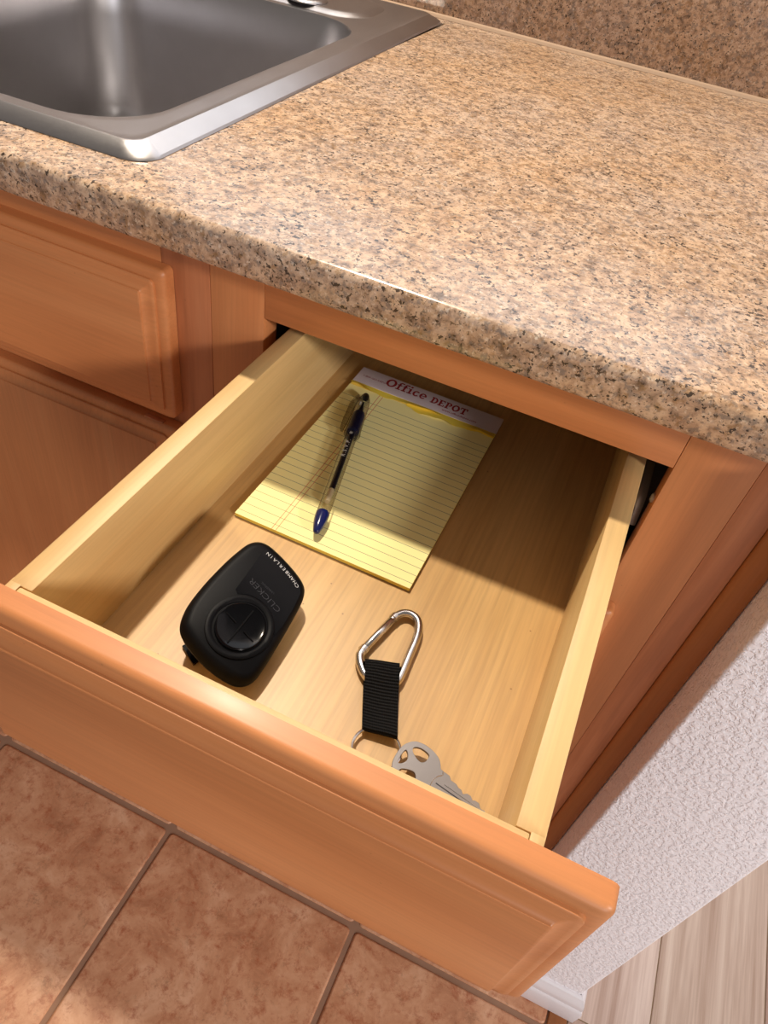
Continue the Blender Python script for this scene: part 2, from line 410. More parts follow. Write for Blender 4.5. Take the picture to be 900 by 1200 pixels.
# ------------------------------------------------------------------ countertop with sink cut-out, backsplash
ct = empty('countertop', (.05, .3, .886), 'speckled tan granite countertop around the sink and over the open drawer', 'countertop')
CX0, CX1 = -1.2, .60
SX0, SX1, SY0, SY1 = -.84, -.0615, .026, .640       # hole
bm = bmesh.new()
fp = [(-.0255, TOPZ)]      # top-edge roundover
prof = []
r1 = .0060
for k in range(6):
    t = R(90*k/5); prof.append((FRONT_Y+r1-r1*math.sin(t), TOPZ-r1+r1*math.cos(t)))
prof += [(FRONT_Y, TOPZ-.014), (FRONT_Y+.0004, .8895), (FRONT_Y+.0022, .8868), (FRONT_Y+.0052, .8861)]
rows = []
XS = [CX0, SX0, SX1, CX1]
for x_ in XS: rows.append([bm.verts.new((x_, y_, z_)) for y_, z_ in prof])
for A, B in zip(rows[:-1], rows[1:]):
    for k in range(len(prof)-1): bm.faces.new((A[k], B[k], B[k+1], A[k+1]))
yb_ = WALL_Y
top = {}
for i, x_ in enumerate(XS):
    top[i, 0] = rows[i][0]
    for j, y_ in enumerate((SY0, SY1, yb_)): top[i, j+1] = bm.verts.new((x_, y_, TOPZ))
bot = {}
for i, x_ in enumerate(XS):
    bot[i, 0] = rows[i][-1]
    for j, y_ in enumerate((SY0, SY1, yb_)): bot[i, j+1] = bm.verts.new((x_, y_, .8861))
for i in range(3):
    for j in range(3):
        if (i, j) == (1, 1): continue
        bm.faces.new((top[i, j], top[i+1, j], top[i+1, j+1], top[i, j+1]))
        bm.faces.new((bot[i, j], bot[i, j+1], bot[i+1, j+1], bot[i+1, j]))
for (a, b) in (((1, 1), (2, 1)), ((2, 1), (2, 2)), ((2, 2), (1, 2)), ((1, 2), (1, 1))):
    bm.faces.new((top[a], top[b], bot[b], bot[a]))
for i in range(3): bm.faces.new((top[i, 3], top[i+1, 3], bot[i+1, 3], bot[i, 3]))
for i in (0, 3):
    for j in (1, 2): bm.faces.new((top[i, j], top[i, j+1], bot[i, j+1], bot[i, j]))
    bm.faces.new([v for v in rows[i]]+[bot[i, 1], top[i, 1]])
link('slab', bm_me(bm), M_granite, ct, smooth=35)
bs = empty('backsplash', (.05, WALL_Y+.01, TOPZ), 'upright pinkish granite backsplash strip behind the countertop', 'backsplash')
box('slab', CX0, CX1, WALL_Y, WALL_Y+.0195, TOPZ+.0002, 1.165, M_granite2, bs, bev=.0015)
bm = bmesh.new()
sweep(bm, [(CX0, WALL_Y-.0015, TOPZ+.0005)]+[(CX0+.05+k*.05, WALL_Y-.0015+random.uniform(-.0004, .0004), TOPZ+.0005) for k in range(35)]+[(CX1-.002, WALL_Y-.0015, TOPZ+.0005)], .0042, n=8)
link('caulk_joint', bm_me(bm), M_caulk, bs, smooth=True, label='smooth tan caulk bead')

# ------------------------------------------------------------------ sink
sk = empty('kitchen_sink', (-.40, .34, TOPZ), 'brushed stainless steel drop-in sink at the left end of the countertop', 'sink')
def ring(x0, x1, y0, y1, r, z, n=10): return [(a, b, z) for a, b in rrect(x0, x1, y0, y1, r, n)]
bm = bmesh.new()
OX0, OX1, OY0, OY1 = -.86, -.052, .0155, .652
BX0, BX1, BY0, BY1 = -.46, -.0965, .0475, .500
oL = [ring(OX0, OX1, OY0, OY1, .020, TOPZ+.0004), ring(OX0+.0012, OX1-.0012, OY0+.0012, OY1-.0012, .020, TOPZ+.0022),
      ring(OX0+.014, OX1-.014, OY0+.011, OY1-.014, .014, TOPZ+.0082), ring(OX0+.0155, OX1-.0155, OY0+.0125, OY1-.0155, .013, TOPZ+.0086), ring(OX0+.018, OX1-.018, OY0+.015, OY1-.018, .012, TOPZ+.0079)]
iL = [ring(BX0-.0045, BX1+.0045, BY0-.0045, BY1+.0045, .066, TOPZ+.0062), ring(BX0-.0015, BX1+.0015, BY0-.0015, BY1+.0015, .063, TOPZ+.0054), ring(BX0, BX1, BY0, BY1, .062, TOPZ+.002),
      ring(BX0+.002, BX1-.002, BY0+.002, BY1-.002, .060, TOPZ-.05), ring(BX0+.008, BX1-.008, BY0+.008, BY1-.008, .060, TOPZ-.15),
      ring(BX0+.013, BX1-.013, BY0+.013, BY1-.013, .060, TOPZ-.172), ring(BX0+.024, BX1-.024, BY0+.024, BY1-.024, .056, TOPZ-.186), ring(BX0+.042, BX1-.042, BY0+.042, BY1-.042, .045, TOPZ-.191)]
Vo = loops_mesh(bm, oL, cap_last=False)
# deck: bridge outer crest to the bowl edge by raised strips (n rings blended)
n_ = len(oL[0])
mid = []
for f_, z_ in ((.25, .0074), (.8, .0066)):
    mid.append([(oL[4][k][0]*(1-f_)+iL[0][k][0]*f_, oL[4][k][1]*(1-f_)+iL[0][k][1]*f_, TOPZ+z_) for k in range(n_)])
prev = Vo[-1]
for lp in mid+[iL[0]]:
    cur = [bm.verts.new(p) for p in lp]
    for k in range(n_): bm.faces.new((prev[k], prev[(k+1) % n_], cur[(k+1) % n_], cur[k]))
    prev = cur
for lp in iL[1:]:
    cur = [bm.verts.new(p) for p in lp]
    for k in range(n_): bm.faces.new((prev[k], prev[(k+1) % n_], cur[(k+1) % n_], cur[k]))
    prev = cur
bm.faces.new(prev)
link('basin', bm_me(bm), M_steel, sk, smooth=28)
# pressed faucet ledge behind the bowl: raised platform with soft shoulders
bm = bmesh.new()
loops_mesh(bm, [ring(-.70+q, -.108-q, .508+q*.6, .626-q, max(.045-q, .01), TOPZ+z_) for q, z_ in ((0, .0062), (.004, .0072), (.011, .0098), (.017, .0106), (.020, .0107), (.026, .0107))])
link('faucet_ledge', bm_me(bm), M_steel, sk, smooth=40)
bm = bmesh.new(); lathe(bm, [(.0, .0), (.0250, .0), (.0254, .0012), (.0240, .0028), (.019, .0038), (0, .0044)], 36, Matrix.Translation((-.190, .532, TOPZ+.0106)))
link('hole_cover', bm_me(bm), M_steel, sk, smooth=True)
sk.rotation_euler = (0, 0, R(1.2)); sk.location = (-.4067, .3327, TOPZ)
bm = bmesh.new(); lathe(bm, [(.0, .002), (.022, .002), (.034, .004), (.043, .0035), (.045, .0002)], 36, Matrix.Translation((-.28, .27, TOPZ-.191)))
link('drain', bm_me(bm), M_chrome, sk, smooth=True)

# ------------------------------------------------------------------ cabinets
def slab_front(name, x0, x1, z0, z1, yback, mat, parent, label=None, th=.019):
    """moulded slab front: proud centre panel, stepped ogee edge; faces -y"""
    prof = [(0, 0), (0, .0078), (.0001, .0088), (.0005, .0098), (.0011, .0107), (.0020, .0114), (.0031, .0119), (.0044, .0123), (.0060, .0125), (.0076, .0126), (.0077, .0142), (.0081, .0146), (.0105, .0148), (.0130, .0153), (.0150, .0161), (.0163, .0170), (.0169, .0178), (.0170, .0186), (.0175, .0190)]
    bm = bmesh.new(); L_ = []
    for u, d in prof:
        r = .004 if u < .01 else .0012
        L_.append([(a, yback-d*th/.019, b) for a, b in rrect(x0+u, x1-u, z0+u, z1-u, r, 3)])
    loops_mesh(bm, L_, cap_first=True)
    return link(name, bm_me(bm), mat, parent, smooth=38, label=label)
FF = .019
def panel(*a, **k): return box(*a, **k)
# right-hand base cabinet
bc = empty('base_cabinet', (.2, .3, 0), 'orange maple base cabinet whose top drawer is pulled open, beside the white wall', 'cabinet')
box('face_frame_stile', .0072, .0505, 0, FF, .10, .8855, M_cabz, bc, .0004)
box('face_frame_stile', .3433, .3886, 0, FF, .10, .8855, M_cabz, bc, .0004)
box('face_frame_rail', .0508, .3430, 0, FF, .8430, .8855, M_cabx, bc, .0004)
box('face_frame_rail', .0508, .3430, 0, FF, .690, .7420, M_cabx, bc, .0004)
box('face_frame_rail', .0508, .3430, 0, FF, .100, .140, M_cabx, bc, .0004)
box('filler_strip', .3889, .4112, .0006, FF, .10, .8855, M_cabred, bc, .0004, label='redder rough-grained filler strip')
bm = bmesh.new()
pr = [(.4115, .012), (.4115, .0020), (.4122, -.0006), (.4140, -.0024), (.4170, -.0038), (.4235, -.0044), (.4270, -.0040), (.4292, -.0022), (.4292, .012)]
loops_mesh(bm, [[(a, b, z) for a, b in pr] for z in (.005, .8855)], cap_first=True)
link('scribe_moulding', bm_me(bm), M_scribe, bc, smooth=50, label='brown moulding strip against the wall')
box('side_panel', .0072, .0200, FF, WALL_Y-.01, .10, .885, M_inside, bc, 0)
box('side_panel', .3760, .3886, FF, WALL_Y-.01, .10, .885, M_inside, bc, 0)
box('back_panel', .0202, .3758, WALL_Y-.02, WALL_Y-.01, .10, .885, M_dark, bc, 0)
box('bottom_panel', .0202, .3758, FF, WALL_Y-.021, .12, .132, M_inside, bc, 0)
box('toe_kick', .0072, .4292, .075, .088, .001, .10, M_cabx, bc, .0004)
slab_front('door', .0420, .3556, .120, .7130, -.0004, M_cabz, bc)
# slide rails in the opening, right and left of the drawer
for sx in (0, 1):
    bm = bmesh.new()
    x_ = .3355 if sx else .0545
    s_ = 1 if sx else -1
    prl = [(x_, .764), (x_+s_*.0010, .764), (x_+s_*.0010, .786), (x_-s_*.004, .7875), (x_-s_*.004, .7862), (x_, .785)]
    loops_mesh(bm, [[(a, y_, b) for a, b in prl] for y_ in (.003, .55)], cap_first=True)
    link('drawer_rail', bm_me(bm), M_slide, bc, label='thin grey metal drawer rail')
    bm = bmesh.new(); x2 = .3394 if sx else .0500
    lathe(bm, [(0, 0), (.0035, 0), (.0036, .0012), (.0022, .0022), (0, .0024)], 14, Matrix.Translation((.3432 if sx else .0508, .0095, .809 if sx else .800)) @ Matrix.Rotation(R(-90 if sx else 90), 4, 'Y'))
    link('screw', bm_me(bm), M_slide, bc, smooth=True)

box('rear_block', .3300, .3755, .120, .135, .700, .800, M_inside, bc, 0, label='pale block behind the opening')
bm = bmesh.new(); sweep(bm, spline([(.3392, -.002+.022, .772), (.3385, .030, .790), (.3370, .060, .800), (.3385, .10, .790), (.339, .118, .780)], 5, closed=False), .0035, n=8, scale=(1, .25))
link('rail_bracket', bm_me(bm), M_slide, bc, smooth=True)
# drawer (part of the cabinet), its boards are sub-parts
DX0, DX1, DT, DZT, DZB, DYF = .0626, .3285, .0128, .8313, .7614, -.256
DYB = .205
dr = box('drawer', DX0+.004, DX1-.004, DYF-.005, DYB-.002, DZB-.005, DZB, M_floory, bc, 0, label='open drawer with a pale wood bottom')
def dsub(name, *a, **k): return box(name, *a[:6], a[6], dr, **k)
for (a, b) in ((DX0, DX0+DT), (DX1-DT, DX1)):
    # side board: full thickness, its front inner corner rabbeted for the front board
    inner_left = a == DX0
    bm = bmesh.new(); e = .0007
    add_box(bm, a, b, DYF+.0002, DYB, DZB-.012, DZT, e, 2)
    if inner_left: add_box(bm, a, a+DT*.48, DYF-.0118, DYF+.003, DZB-.012, DZT-.00005, .0003)
    else: add_box(bm, b-DT*.48, b, DYF-.0118, DYF+.003, DZB-.012, DZT-.00005, .0003)
    link('side_board', bm_me(bm), M_boxy, dr, smooth=35)
box('front_board', DX0+DT*.5, DX1-DT*.5, DYF-.0118, DYF, DZB-.012, DZT-.0003, M_boxx, dr, .0007)
box('back_board', DX0+DT+.0002, DX1-DT-.0002, DYB-.013, DYB-.001, DZB-.004, DZT-.004, M_boxx, dr, .0007)
slab_front('front_panel', .0440, .3556, .7184, .8500, DYF-.0122, M_cabx, dr, label='orange maple drawer front with a moulded edge')
bm = bmesh.new()
prl = [(DX1, .7495), (DX1+.0052, .7495), (DX1+.0052, .7507), (DX1+.0012, .7507), (DX1+.0012, .7660), (DX1, .7660)]
loops_mesh(bm, [[(a, y_, b) for a, b in prl] for y_ in (DYF+.005, DYB)], cap_first=True)
link('slide', bm_me(bm), M_slide, dr)

# left-hand sink cabinet
sc = empty('sink_cabinet', (-.4, .3, 0), 'orange maple sink cabinet left of the open drawer, with a closed false drawer front', 'cabinet')
box('face_frame_stile', -.0330, .0068, 0, FF, .10, .8855, M_cabred, sc, .0004)
box('face_frame_rail', -.80, -.0333, 0, FF, .8200, .8855, M_cabx, sc, .0004)
box('face_frame_rail', -.80, -.0333, 0, FF, .6900, .7420, M_cabx, sc, .0004)
box('face_frame_rail', -.80, -.0333, 0, FF, .100, .140, M_cabx, sc, .0004)
box('side_panel', -.0060, .0068, FF, WALL_Y-.01, .10, .885, M_inside, sc, 0)
box('side_panel', -.8000, -.7870, FF, WALL_Y-.01, .10, .885, M_inside, sc, 0)
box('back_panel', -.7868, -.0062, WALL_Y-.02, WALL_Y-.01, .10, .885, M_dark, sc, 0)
box('bottom_panel', -.7868, -.0062, FF, WALL_Y-.021, .12, .132, M_inside, sc, 0)
box('toe_kick', -.80, .0068, .075, .088, .001, .10, M_cabx, sc, .0004)
slab_front('false_drawer_front', -.46, -.0232, .7264, .8580, -.0004, M_cabx, sc)
slab_front('door', -.46, -.0232, .120, .7160, -.0004, M_cabz, sc)
box('repair_patch', -.0560, -.0375, -.0100, -.0050, .7142, .7170, M_cabred, sc, .0006, label='small darker wood patch on the door edge')

# ------------------------------------------------------------------ legal pad
PX, PY, PR = .1578, -.0063, R(-.3466)
pad = empty('legal_pad', (PX, PY, DZB+.0002), 'yellow ruled legal pad with a red-printed white header, lying in the drawer', 'notepad')
pad.rotation_euler = (0, 0, PR); pad.scale = (1.008, 1.008, .46)
def local(name, me, mat, parent, loc=(0, 0, 0), rot=(0, 0, 0), smooth=False, label=None):
    o = bpy.data.objects.new(name, me); COL.objects.link(o); o.parent = parent; o.location = loc; o.rotation_euler = rot
    me.materials.clear(); me.materials.append(mat)
    if smooth:
        for p in me.polygons: p.use_smooth = True
        me.set_sharp_from_angle(angle=R(40))
    if label: o['label'] = label
    return o
def lbox(x0, x1, y0, y1, z0, z1, bev=0):
    bm = bmesh.new(); add_box(bm, x0, x1, y0, y1, z0, z1, bev); return bm_me(bm)
HW, HH = .0635, .1016
local('backing_card', lbox(-HW, HW, -HH, HH, 0, .0009), M_card, pad)
local('page_block', lbox(-HW+.0003, HW-.0003, -HH+.0002, HH-.001, .0009, .0064), M_padedge, pad)
# top sheet: thin, its near edge lifts a hair
bm = bmesh.new(); nx, ny = 8, 24; gv = {}
for i in range(nx+1):
    for j in range(ny+1):
        u = -HW+.0002+(2*HW-.0004)*i/nx; v = -HH+(.0740+HH)*j/ny
        z = .0068+.0006*(1-j/ny)**3*(.6+.4*math.sin(3*u/HW))
        gv[i, j] = bm.verts.new((u, v, z))
for i in range(nx):
    for j in range(ny): bm.faces.new((gv[i, j], gv[i+1, j], gv[i+1, j+1], gv[i, j+1]))
local('ruled_sheet', bm_me(bm), M_paper, pad, smooth=True)
local('header_binding', lbox(-HW-.0002, HW+.0002, .0795, HH+.0003, .0055, .0076, .0004), M_header, pad, label='white header strip printed in red')
def ragged(y_mid, amp, wid, lift, seed, x0=-HW, x1=HW, n=70):
    rr = random.Random(seed); bm = bmesh.new(); A = []
    ph = [rr.uniform(0, 6) for _ in range(4)]
    for k in range(n+1):
        u = x0+(x1-x0)*k/n
        wv_ = amp*(math.sin(u*70+ph[0])*.5+math.sin(u*190+ph[1])*.3+math.sin(u*420+ph[2])*.15+rr.uniform(-.08, .08))
        lf = lift*(.55+.45*math.sin(u*110+ph[3]))
        A.append((bm.verts.new((u, y_mid+wid, .0066)), bm.verts.new((u, y_mid+wid*.4+wv_*.3, .0072+lf*.5)), bm.verts.new((u, y_mid+wv_, .0072+lf))))
    for P_, Q_ in zip(A[:-1], A[1:]):
        bm.faces.new((P_[0], Q_[0], Q_[1], P_[1])); bm.faces.new((P_[1], Q_[1], Q_[2], P_[2]))
    return bm_me(bm)
local('torn_stub', ragged(.0738, .0026, .0066, .0060, 1), M_torn, pad, smooth=True, label='ragged yellow stub of torn-off sheets')
local('torn_stub', ragged(.0708, .0036, .0092, .0034, 5, -.012, HW), M_torn, pad, smooth=True)
# header lettering, drawn as slab-serif strokes
def ringarc(cx, cy, rx, ry, t, a0=0, a1=360, n=22):
    o_, i_ = [], []
    for k in range(n+1):
        a = R(a0+(a1-a0)*k/n); o_.append((cx+rx*math.cos(a), cy+ry*math.sin(a))); i_.append((cx+(rx-t)*math.cos(a), cy+(ry-t*.72)*math.sin(a)))
    if abs(a1-a0) >= 360: return [(o_[:-1], i_[:-1])]
    return [(o_+i_[::-1],)]
def rc(x0, y0, x1, y1): return [([(x0, y0), (x1, y0), (x1, y1), (x0, y1)],)]
def glyph(ch):
    # unit: cap height 1, x-height .7 ; returns (pieces, advance)
    s = .2; h = .13
    if ch == 'O': return ringarc(.5, .5, .5, .52, .24), 1.06
    if ch == 'f': return rc(.12, 0, .32, .8)+rc(0, 0, .46, h)+rc(.0, .56, .46, .68)+ringarc(.40, .78, .28, .24, .18, 30, 185, 10), .56
    if ch == 'i': return rc(.14, 0, .34, .68)+rc(0, 0, .48, h)+rc(.0, .57, .3, .68)+rc(.13, .8, .34, 1.0), .54
    if ch == 'c': return ringarc(.34, .34, .34, .36, .2, 40, 325), .68
    if ch == 'e': return ringarc(.34, .34, .34, .36, .19, 0, 320)+rc(.1, .29, .66, .40), .72
    if ch == 'D': return rc(.1, 0, .32, .9)+rc(0, 0, .4, h)+rc(0, .77, .4, .9)+ringarc(.36, .45, .44, .45, .22, -90, 90), .88
    if ch == 'E': return rc(.1, 0, .32, .9)+rc(0, 0, .72, h)+rc(0, .77, .7, .9)+rc(.2, .39, .52, .52)+rc(.61, 0, .72, .28)+rc(.6, .62, .7, .9), .8
    if ch == 'P': return rc(.1, 0, .32, .9)+rc(0, 0, .44, h)+rc(0, .77, .4, .9)+ringarc(.38, .63, .34, .27, .2, -90, 90), .78
    if ch == 'o': return ringarc(.44, .45, .44, .47, .23), .93
    if ch == 'T': return rc(.3, 0, .52, .9)+rc(.18, 0, .64, h)+rc(0, .77, .82, .9)+rc(0, .58, .11, .9)+rc(.71, .58, .82, .9), .84
    return [], .35
def word(txt, x0, x1, y0, hgt, z):
    tot = sum(glyph(c)[1] for c in txt); sx = (x1-x0)/tot; bm = bmesh.new(); cx = x0
    for c in txt:
        pcs, adv = glyph(c)
        for pc in pcs:
            if len(pc) == 2:
                o_, i_ = pc; n = len(o_)
                vo = [bm.verts.new((cx+a*sx, y0+b*hgt, z)) for a, b in o_]; vi = [bm.verts.new((cx+a*sx, y0+b*hgt, z)) for a, b in i_]
                for k in range(n): bm.faces.new((vo[k], vo[(k+1) % n], vi[(k+1) % n], vi[k]))
            else: 
                P_ = pc[0]; n = len(P_)
                if n == 4: bm.faces.new([bm.verts.new((cx+a*sx, y0+b*hgt, z)) for a, b in P_])
                else:
                    m_ = n//2; vo = [bm.verts.new((cx+a*sx, y0+b*hgt, z)) for a, b in P_]
                    for k in range(m_-1): bm.faces.new((vo[k], vo[k+1], vo[n-2-k], vo[n-1-k]))
        cx += adv*sx
    return bm_me(bm)
local('header_print', word('Office', -.0385, -.0015, .0885, .0108, .00768), M_redprint, pad)
local('header_print', word('DEPoT', .0025, .0345, .0880, .0095, .00768), M_redprint, pad)
me = text_me('1-800-GO-DEPOT', .0030, .00003, 0); local('header_print', me, M_redprint, pad, (-.0475, .0905, .00768))
me = text_me('www.officedepot.com', .0034, .00005, 0); local('header_print', me, M_redprint, pad, (.0300, .0845, .00768))

# ------------------------------------------------------------------ pen
A_ = Vector((.1502, -.1020, 0)); B_ = Vector((.1155, .0535, 0)); axis = (B_-A_); plen = axis.length; ang = math.atan2(axis.y, axis.x)
PZ = DZB+.0076*.46+.0058
pen = empty('ballpoint_pen', (A_.x, A_.y, PZ), 'clear ballpoint pen with a blue end plug and clear cap, lying on the yellow pad', 'pen')
pen.rotation_euler = (0, 0, ang)
RX = Matrix.Rotation(R(90), 4, 'Y')   # lathe z -> local +x
def plathe(prof, n=24):
    bm = bmesh.new(); lathe(bm, prof, n, RX); return bm_me(bm)
r_ = .0045
local('end_plug', plathe([(0, 0), (.0012, .0002), (.0022, .0012), (.0034, .0060), (.0043, .0110), (.0047, .0160), (.0047, .0185), (.0044, .0190), (0, .0190)]), M_blue, pen, smooth=True, label='tapered blue end plug')
local('barrel', plathe([(r_, .0190), (r_, .1180)], 10), M_clear, pen, label='clear faceted barrel')
local('ink_tube', plathe([(0, .043), (.0021, .0432), (.0021, .116), (0, .116)], 14), M_ink, pen, smooth=True)
local('refill_end', plathe([(0, .030), (.0018, .0302), (.0020, .0429), (0, .0429)], 14), M_refill, pen, smooth=True)
local('grip', plathe([(0, .1095), (.0044, .1096), (.0048, .1105), (.0046, .112), (.0048, .1135), (.0047, .1320), (.0040, .1335), (0, .1336)]), M_grip, pen, smooth=True, label='navy rubber grip')
local('tip', plathe([(0, .1336), (.0022, .1337), (.0018, .1400), (.0010, .1455), (.0007, .1490), (0, .1495)], 16), M_ink, pen, smooth=True)
local('cap', plathe([(.0062, .1060), (.0064, .1075), (.0060, .1100), (.0057, .1200), (.0054, .1420), (.0046, .1520), (.0030, .1575)], 24), M_capclear, pen, smooth=True, label='clear pen cap')
local('cap_plug', plathe([(0, .1545), (.0026, .1546), (.0030, .1570), (.0024, .1590), (.0010, .1592), (.0008, .1580), (0, .1580)], 18), M_ink, pen, smooth=True)
bm = bmesh.new()
cl = [(.1560, .0020), (.1545, .0052), (.1500, .0078), (.1400, .0096), (.1200, .0102), (.1100, .0100), (.1066, .0090), (.1064, .0072), (.1100, .0070), (.1180, .0062), (.1400, .0054), (.1480, .0044), (.1540, .0010)]
loops_mesh(bm, [[(a, b, z) for a, b in cl] for z in (.0004, .0030)], cap_first=True)
local('cap_clip', bm_me(bm), M_capclear, pen)
me = text_me('R.S.V.P.', .0042, .00006, 0, 1.5); local('barrel_print', me, M_silver, pen, (.0850, 0, .00462))
me = text_me('®', .0034, .00004, 0); local('barrel_print', me, M_silver, pen, (.1030, 0, .00462))

# ------------------------------------------------------------------ garage remote, tilted on its visor clip
rm = empty('garage_remote', (.150, -.188, DZB), 'black garage door remote with a round ridged button, tilted on its clip', 'remote control')
rO = Vector((.150, -.190, DZB+.0245))
rX, rY, rN = Vector((.94386, 0, -.33035)), Vector((.015573, .998888, .044494)), Vector((.32998, -.04714, .94281))
def rp_(a, b, n=0.0): return rO+rX*a+rY*b+rN*n
outl = [(-.0235, -.0250), (-.0262, -.0189), (-.0278, -.0105), (-.0281, .0027), (-.0274, .0164), (-.0259, .0300), (-.0238, .0400), (-.0206, .0453), (-.0162, .0480), (-.0100, .0485), (.0012, .0465), (.0118, .0433), (.0182, .0400), (.0215, .0358), (.0232, .0298), (.0247, .0140), (.0256, -.0012), (.0262, -.0161), (.0258, -.0253), (.0235, -.0304), (.0190, -.0336), (.0114, -.0348), (.0013, -.0345), (-.0081, -.0327), (-.0180, -.0293)]
outl = [(p.x, p.y) for p in spline([(a, b, 0) for a, b in outl], 4)]
def inset(f_, dn):
    res = []; n = len(outl)
    for k, (a, b) in enumerate(outl):
        t = Vector((outl[(k+1) % n][0]-outl[k-1][0], outl[(k+1) % n][1]-outl[k-1][1])).normalized()
        nn = Vector((-t.y, t.x)); c = Vector((-a, .007-b))
        if nn.dot(c) < 0: nn = -nn
        q = Vector((a, b))+nn*f_; res.append(rp_(q.x, q.y, dn))
    return res
bm = bmesh.new()
loops_mesh(bm, [inset(.0045, -.0135), inset(.0014, -.0122), inset(.0003, -.0090), inset(.0003, -.0080), inset(.0009, -.0076), inset(.0009, -.0071), inset(0, -.0067), inset(.0008, -.0028), inset(.0028, -.0008), inset(.0050, .0000)], cap_first=True)
link('case', bm_me(bm), M_black, rm, smooth=40)
def placed(me, dn):
    for v in me.vertices: v.co = rp_(v.co.x, v.co.y, dn+v.co.z)
    return me
RC = (.0024, -.0078)
arc = [(RC[0]+.0190*math.cos(R(t)), RC[1]+.0205*math.sin(R(t))) for t in range(20, 131, 10)]
plate = [(-.0130, .0425), (-.0060, .0424), (.0040, .0402), (.0120, .0376), (.0168, .0350), (.0190, .0315), (.0206, .0200), (.0212, .0067)]+arc+[(-.0122, .0095)]
link('gloss_plate', placed(curve2d([plate]), .0003), M_gloss, rm, label='glossy black plate printed with the maker name')
def rlathe(prof, name, mat, parent, sy=1.12, label=None):
    b_ = bmesh.new(); lathe(b_, prof, 48)
    for v in b_.verts:
        x_, y_ = v.co.x, v.co.y*sy; c_, s_ = math.cos(R(-18)), math.sin(R(-18))
        v.co = Vector((x_*c_-y_*s_, x_*s_+y_*c_, v.co.z)); v.co = rp_(v.co.x+RC[0], v.co.y+RC[1], v.co.z)
    return link(name, bm_me(b_), mat, parent, smooth=30, label=label)
rlathe([(.0182, -.0005), (.0180, .0007), (.0172, .0011), (.0158, .0011), (.0146, .0004), (.0144, -.0005)], 'button_rim', M_black, rm)
bt = rlathe([(.0134, -.0005), (.0133, .0011), (.0128, .0014), (.0118, .0009), (.0070, .0004), (0, .0003)], 'round_button', M_gloss, rm, label='glossy round button with raised bars')
def barmark(p, q, r):
    b_ = bmesh.new(); sweep(b_, [rp_(*p, .0006), rp_(*q, .0006)], r, n=8)
    link('button_ridge', bm_me(b_), M_black, bt, smooth=True)
barmark((.0030, .0044), (.0020, -.0200), .00055)
barmark((-.0086, -.0056), (-.0008, -.0074), .0005)
barmark((.0056, -.0090), (.0128, -.0110), .0005)
P0, P1, P2 = Vector((.0160, .0336)), Vector((.0080, .0388)), Vector((-.0108, .0410))
bm = bmesh.new(); word_ = 'CHAMBERLAIN'
bez = [P0*(1-u/200)**2+P1*2*(u/200)*(1-u/200)+P2*(u/200)**2 for u in range(201)]
cum = [0]
for u in range(200): cum.append(cum[-1]+(bez[u+1]-bez[u]).length)
for k, ch in enumerate(word_):
    tgt = (k+.5)/len(word_)*cum[-1]; t = next(u for u in range(201) if cum[u] >= tgt)/200; c = P0*(1-t)**2+P1*2*t*(1-t)+P2*t*t; dv = (P1-P0)*2*(1-t)+(P2-P1)*2*t; a = math.atan2(dv.y, dv.x)
    me = text_me(ch, .0029, 0.0, 0); me.transform(Matrix.Translation((c.x, c.y, 0)) @ Matrix.Rotation(a, 4, 'Z') @ Matrix.Diagonal((1.15, 1, 1, 1)))
    bm.from_mesh(placed(me, .00045)); bpy.data.meshes.remove(me)
link('maker_name', bm_me(bm), M_print, rm)
def put_text(body, size, p, q, mat, name):
    me = text_me(body, size, 0, 0); a = math.atan2(q[1]-p[1], q[0]-p[0])
    xs = [v.co.x for v in me.vertices]; L = math.hypot(q[0]-p[0], q[1]-p[1])
    me.transform(Matrix.Translation(((p[0]+q[0])/2, (p[1]+q[1])/2, 0)) @ Matrix.Rotation(a, 4, 'Z') @ Matrix.Diagonal((L/(max(xs)-min(xs)), 1, 1, 1)))
    return link(name, placed(me, .00045), mat, rm)
put_text('CLICKER', .0050, (.0150, .0140), (-.0090, .0200), M_emboss, 'faint_print')
put_text('UNIVERSAL', .0020, (.0066, .0212), (-.0031, .0226), M_emboss, 'faint_print')
# visor clip springing from the underside down to the drawer bottom
bm = bmesh.new()
a0, a1 = rp_(-.002, .018, -.0140), Vector((.1290, -.2150, DZB+.0012))
side = Vector((.0060, -.0035, 0)); up_ = Vector((0, 0, .0009)); rT, rB = [], []
for k in range(9):
    t = k/8; c = a0.lerp(a1, t); c.z = max(DZB+.0011, a0.z*(1-t)**1.6+a1.z*(1-(1-t)**1.6))
    rT.append([bm.verts.new(c+side*q+up_) for q in (-1, 1)]); rB.append([bm.verts.new(c+side*q-up_) for q in (-1, 1)])
for k in range(8):
    bm.faces.new((rT[k][0], rT[k][1], rT[k+1][1], rT[k+1][0])); bm.faces.new((rB[k][0], rB[k+1][0], rB[k+1][1], rB[k][1]))
    for q in (0, 1): bm.faces.new((rT[k][q], rT[k+1][q], rB[k+1][q], rB[k][q]))
bm.faces.new((rT[0][0], rT[0][1], rB[0][1], rB[0][0])); bm.faces.new((rT[8][0], rT[8][1], rB[8][1], rB[8][0]))
link('visor_clip', bm_me(bm), M_gloss, rm)

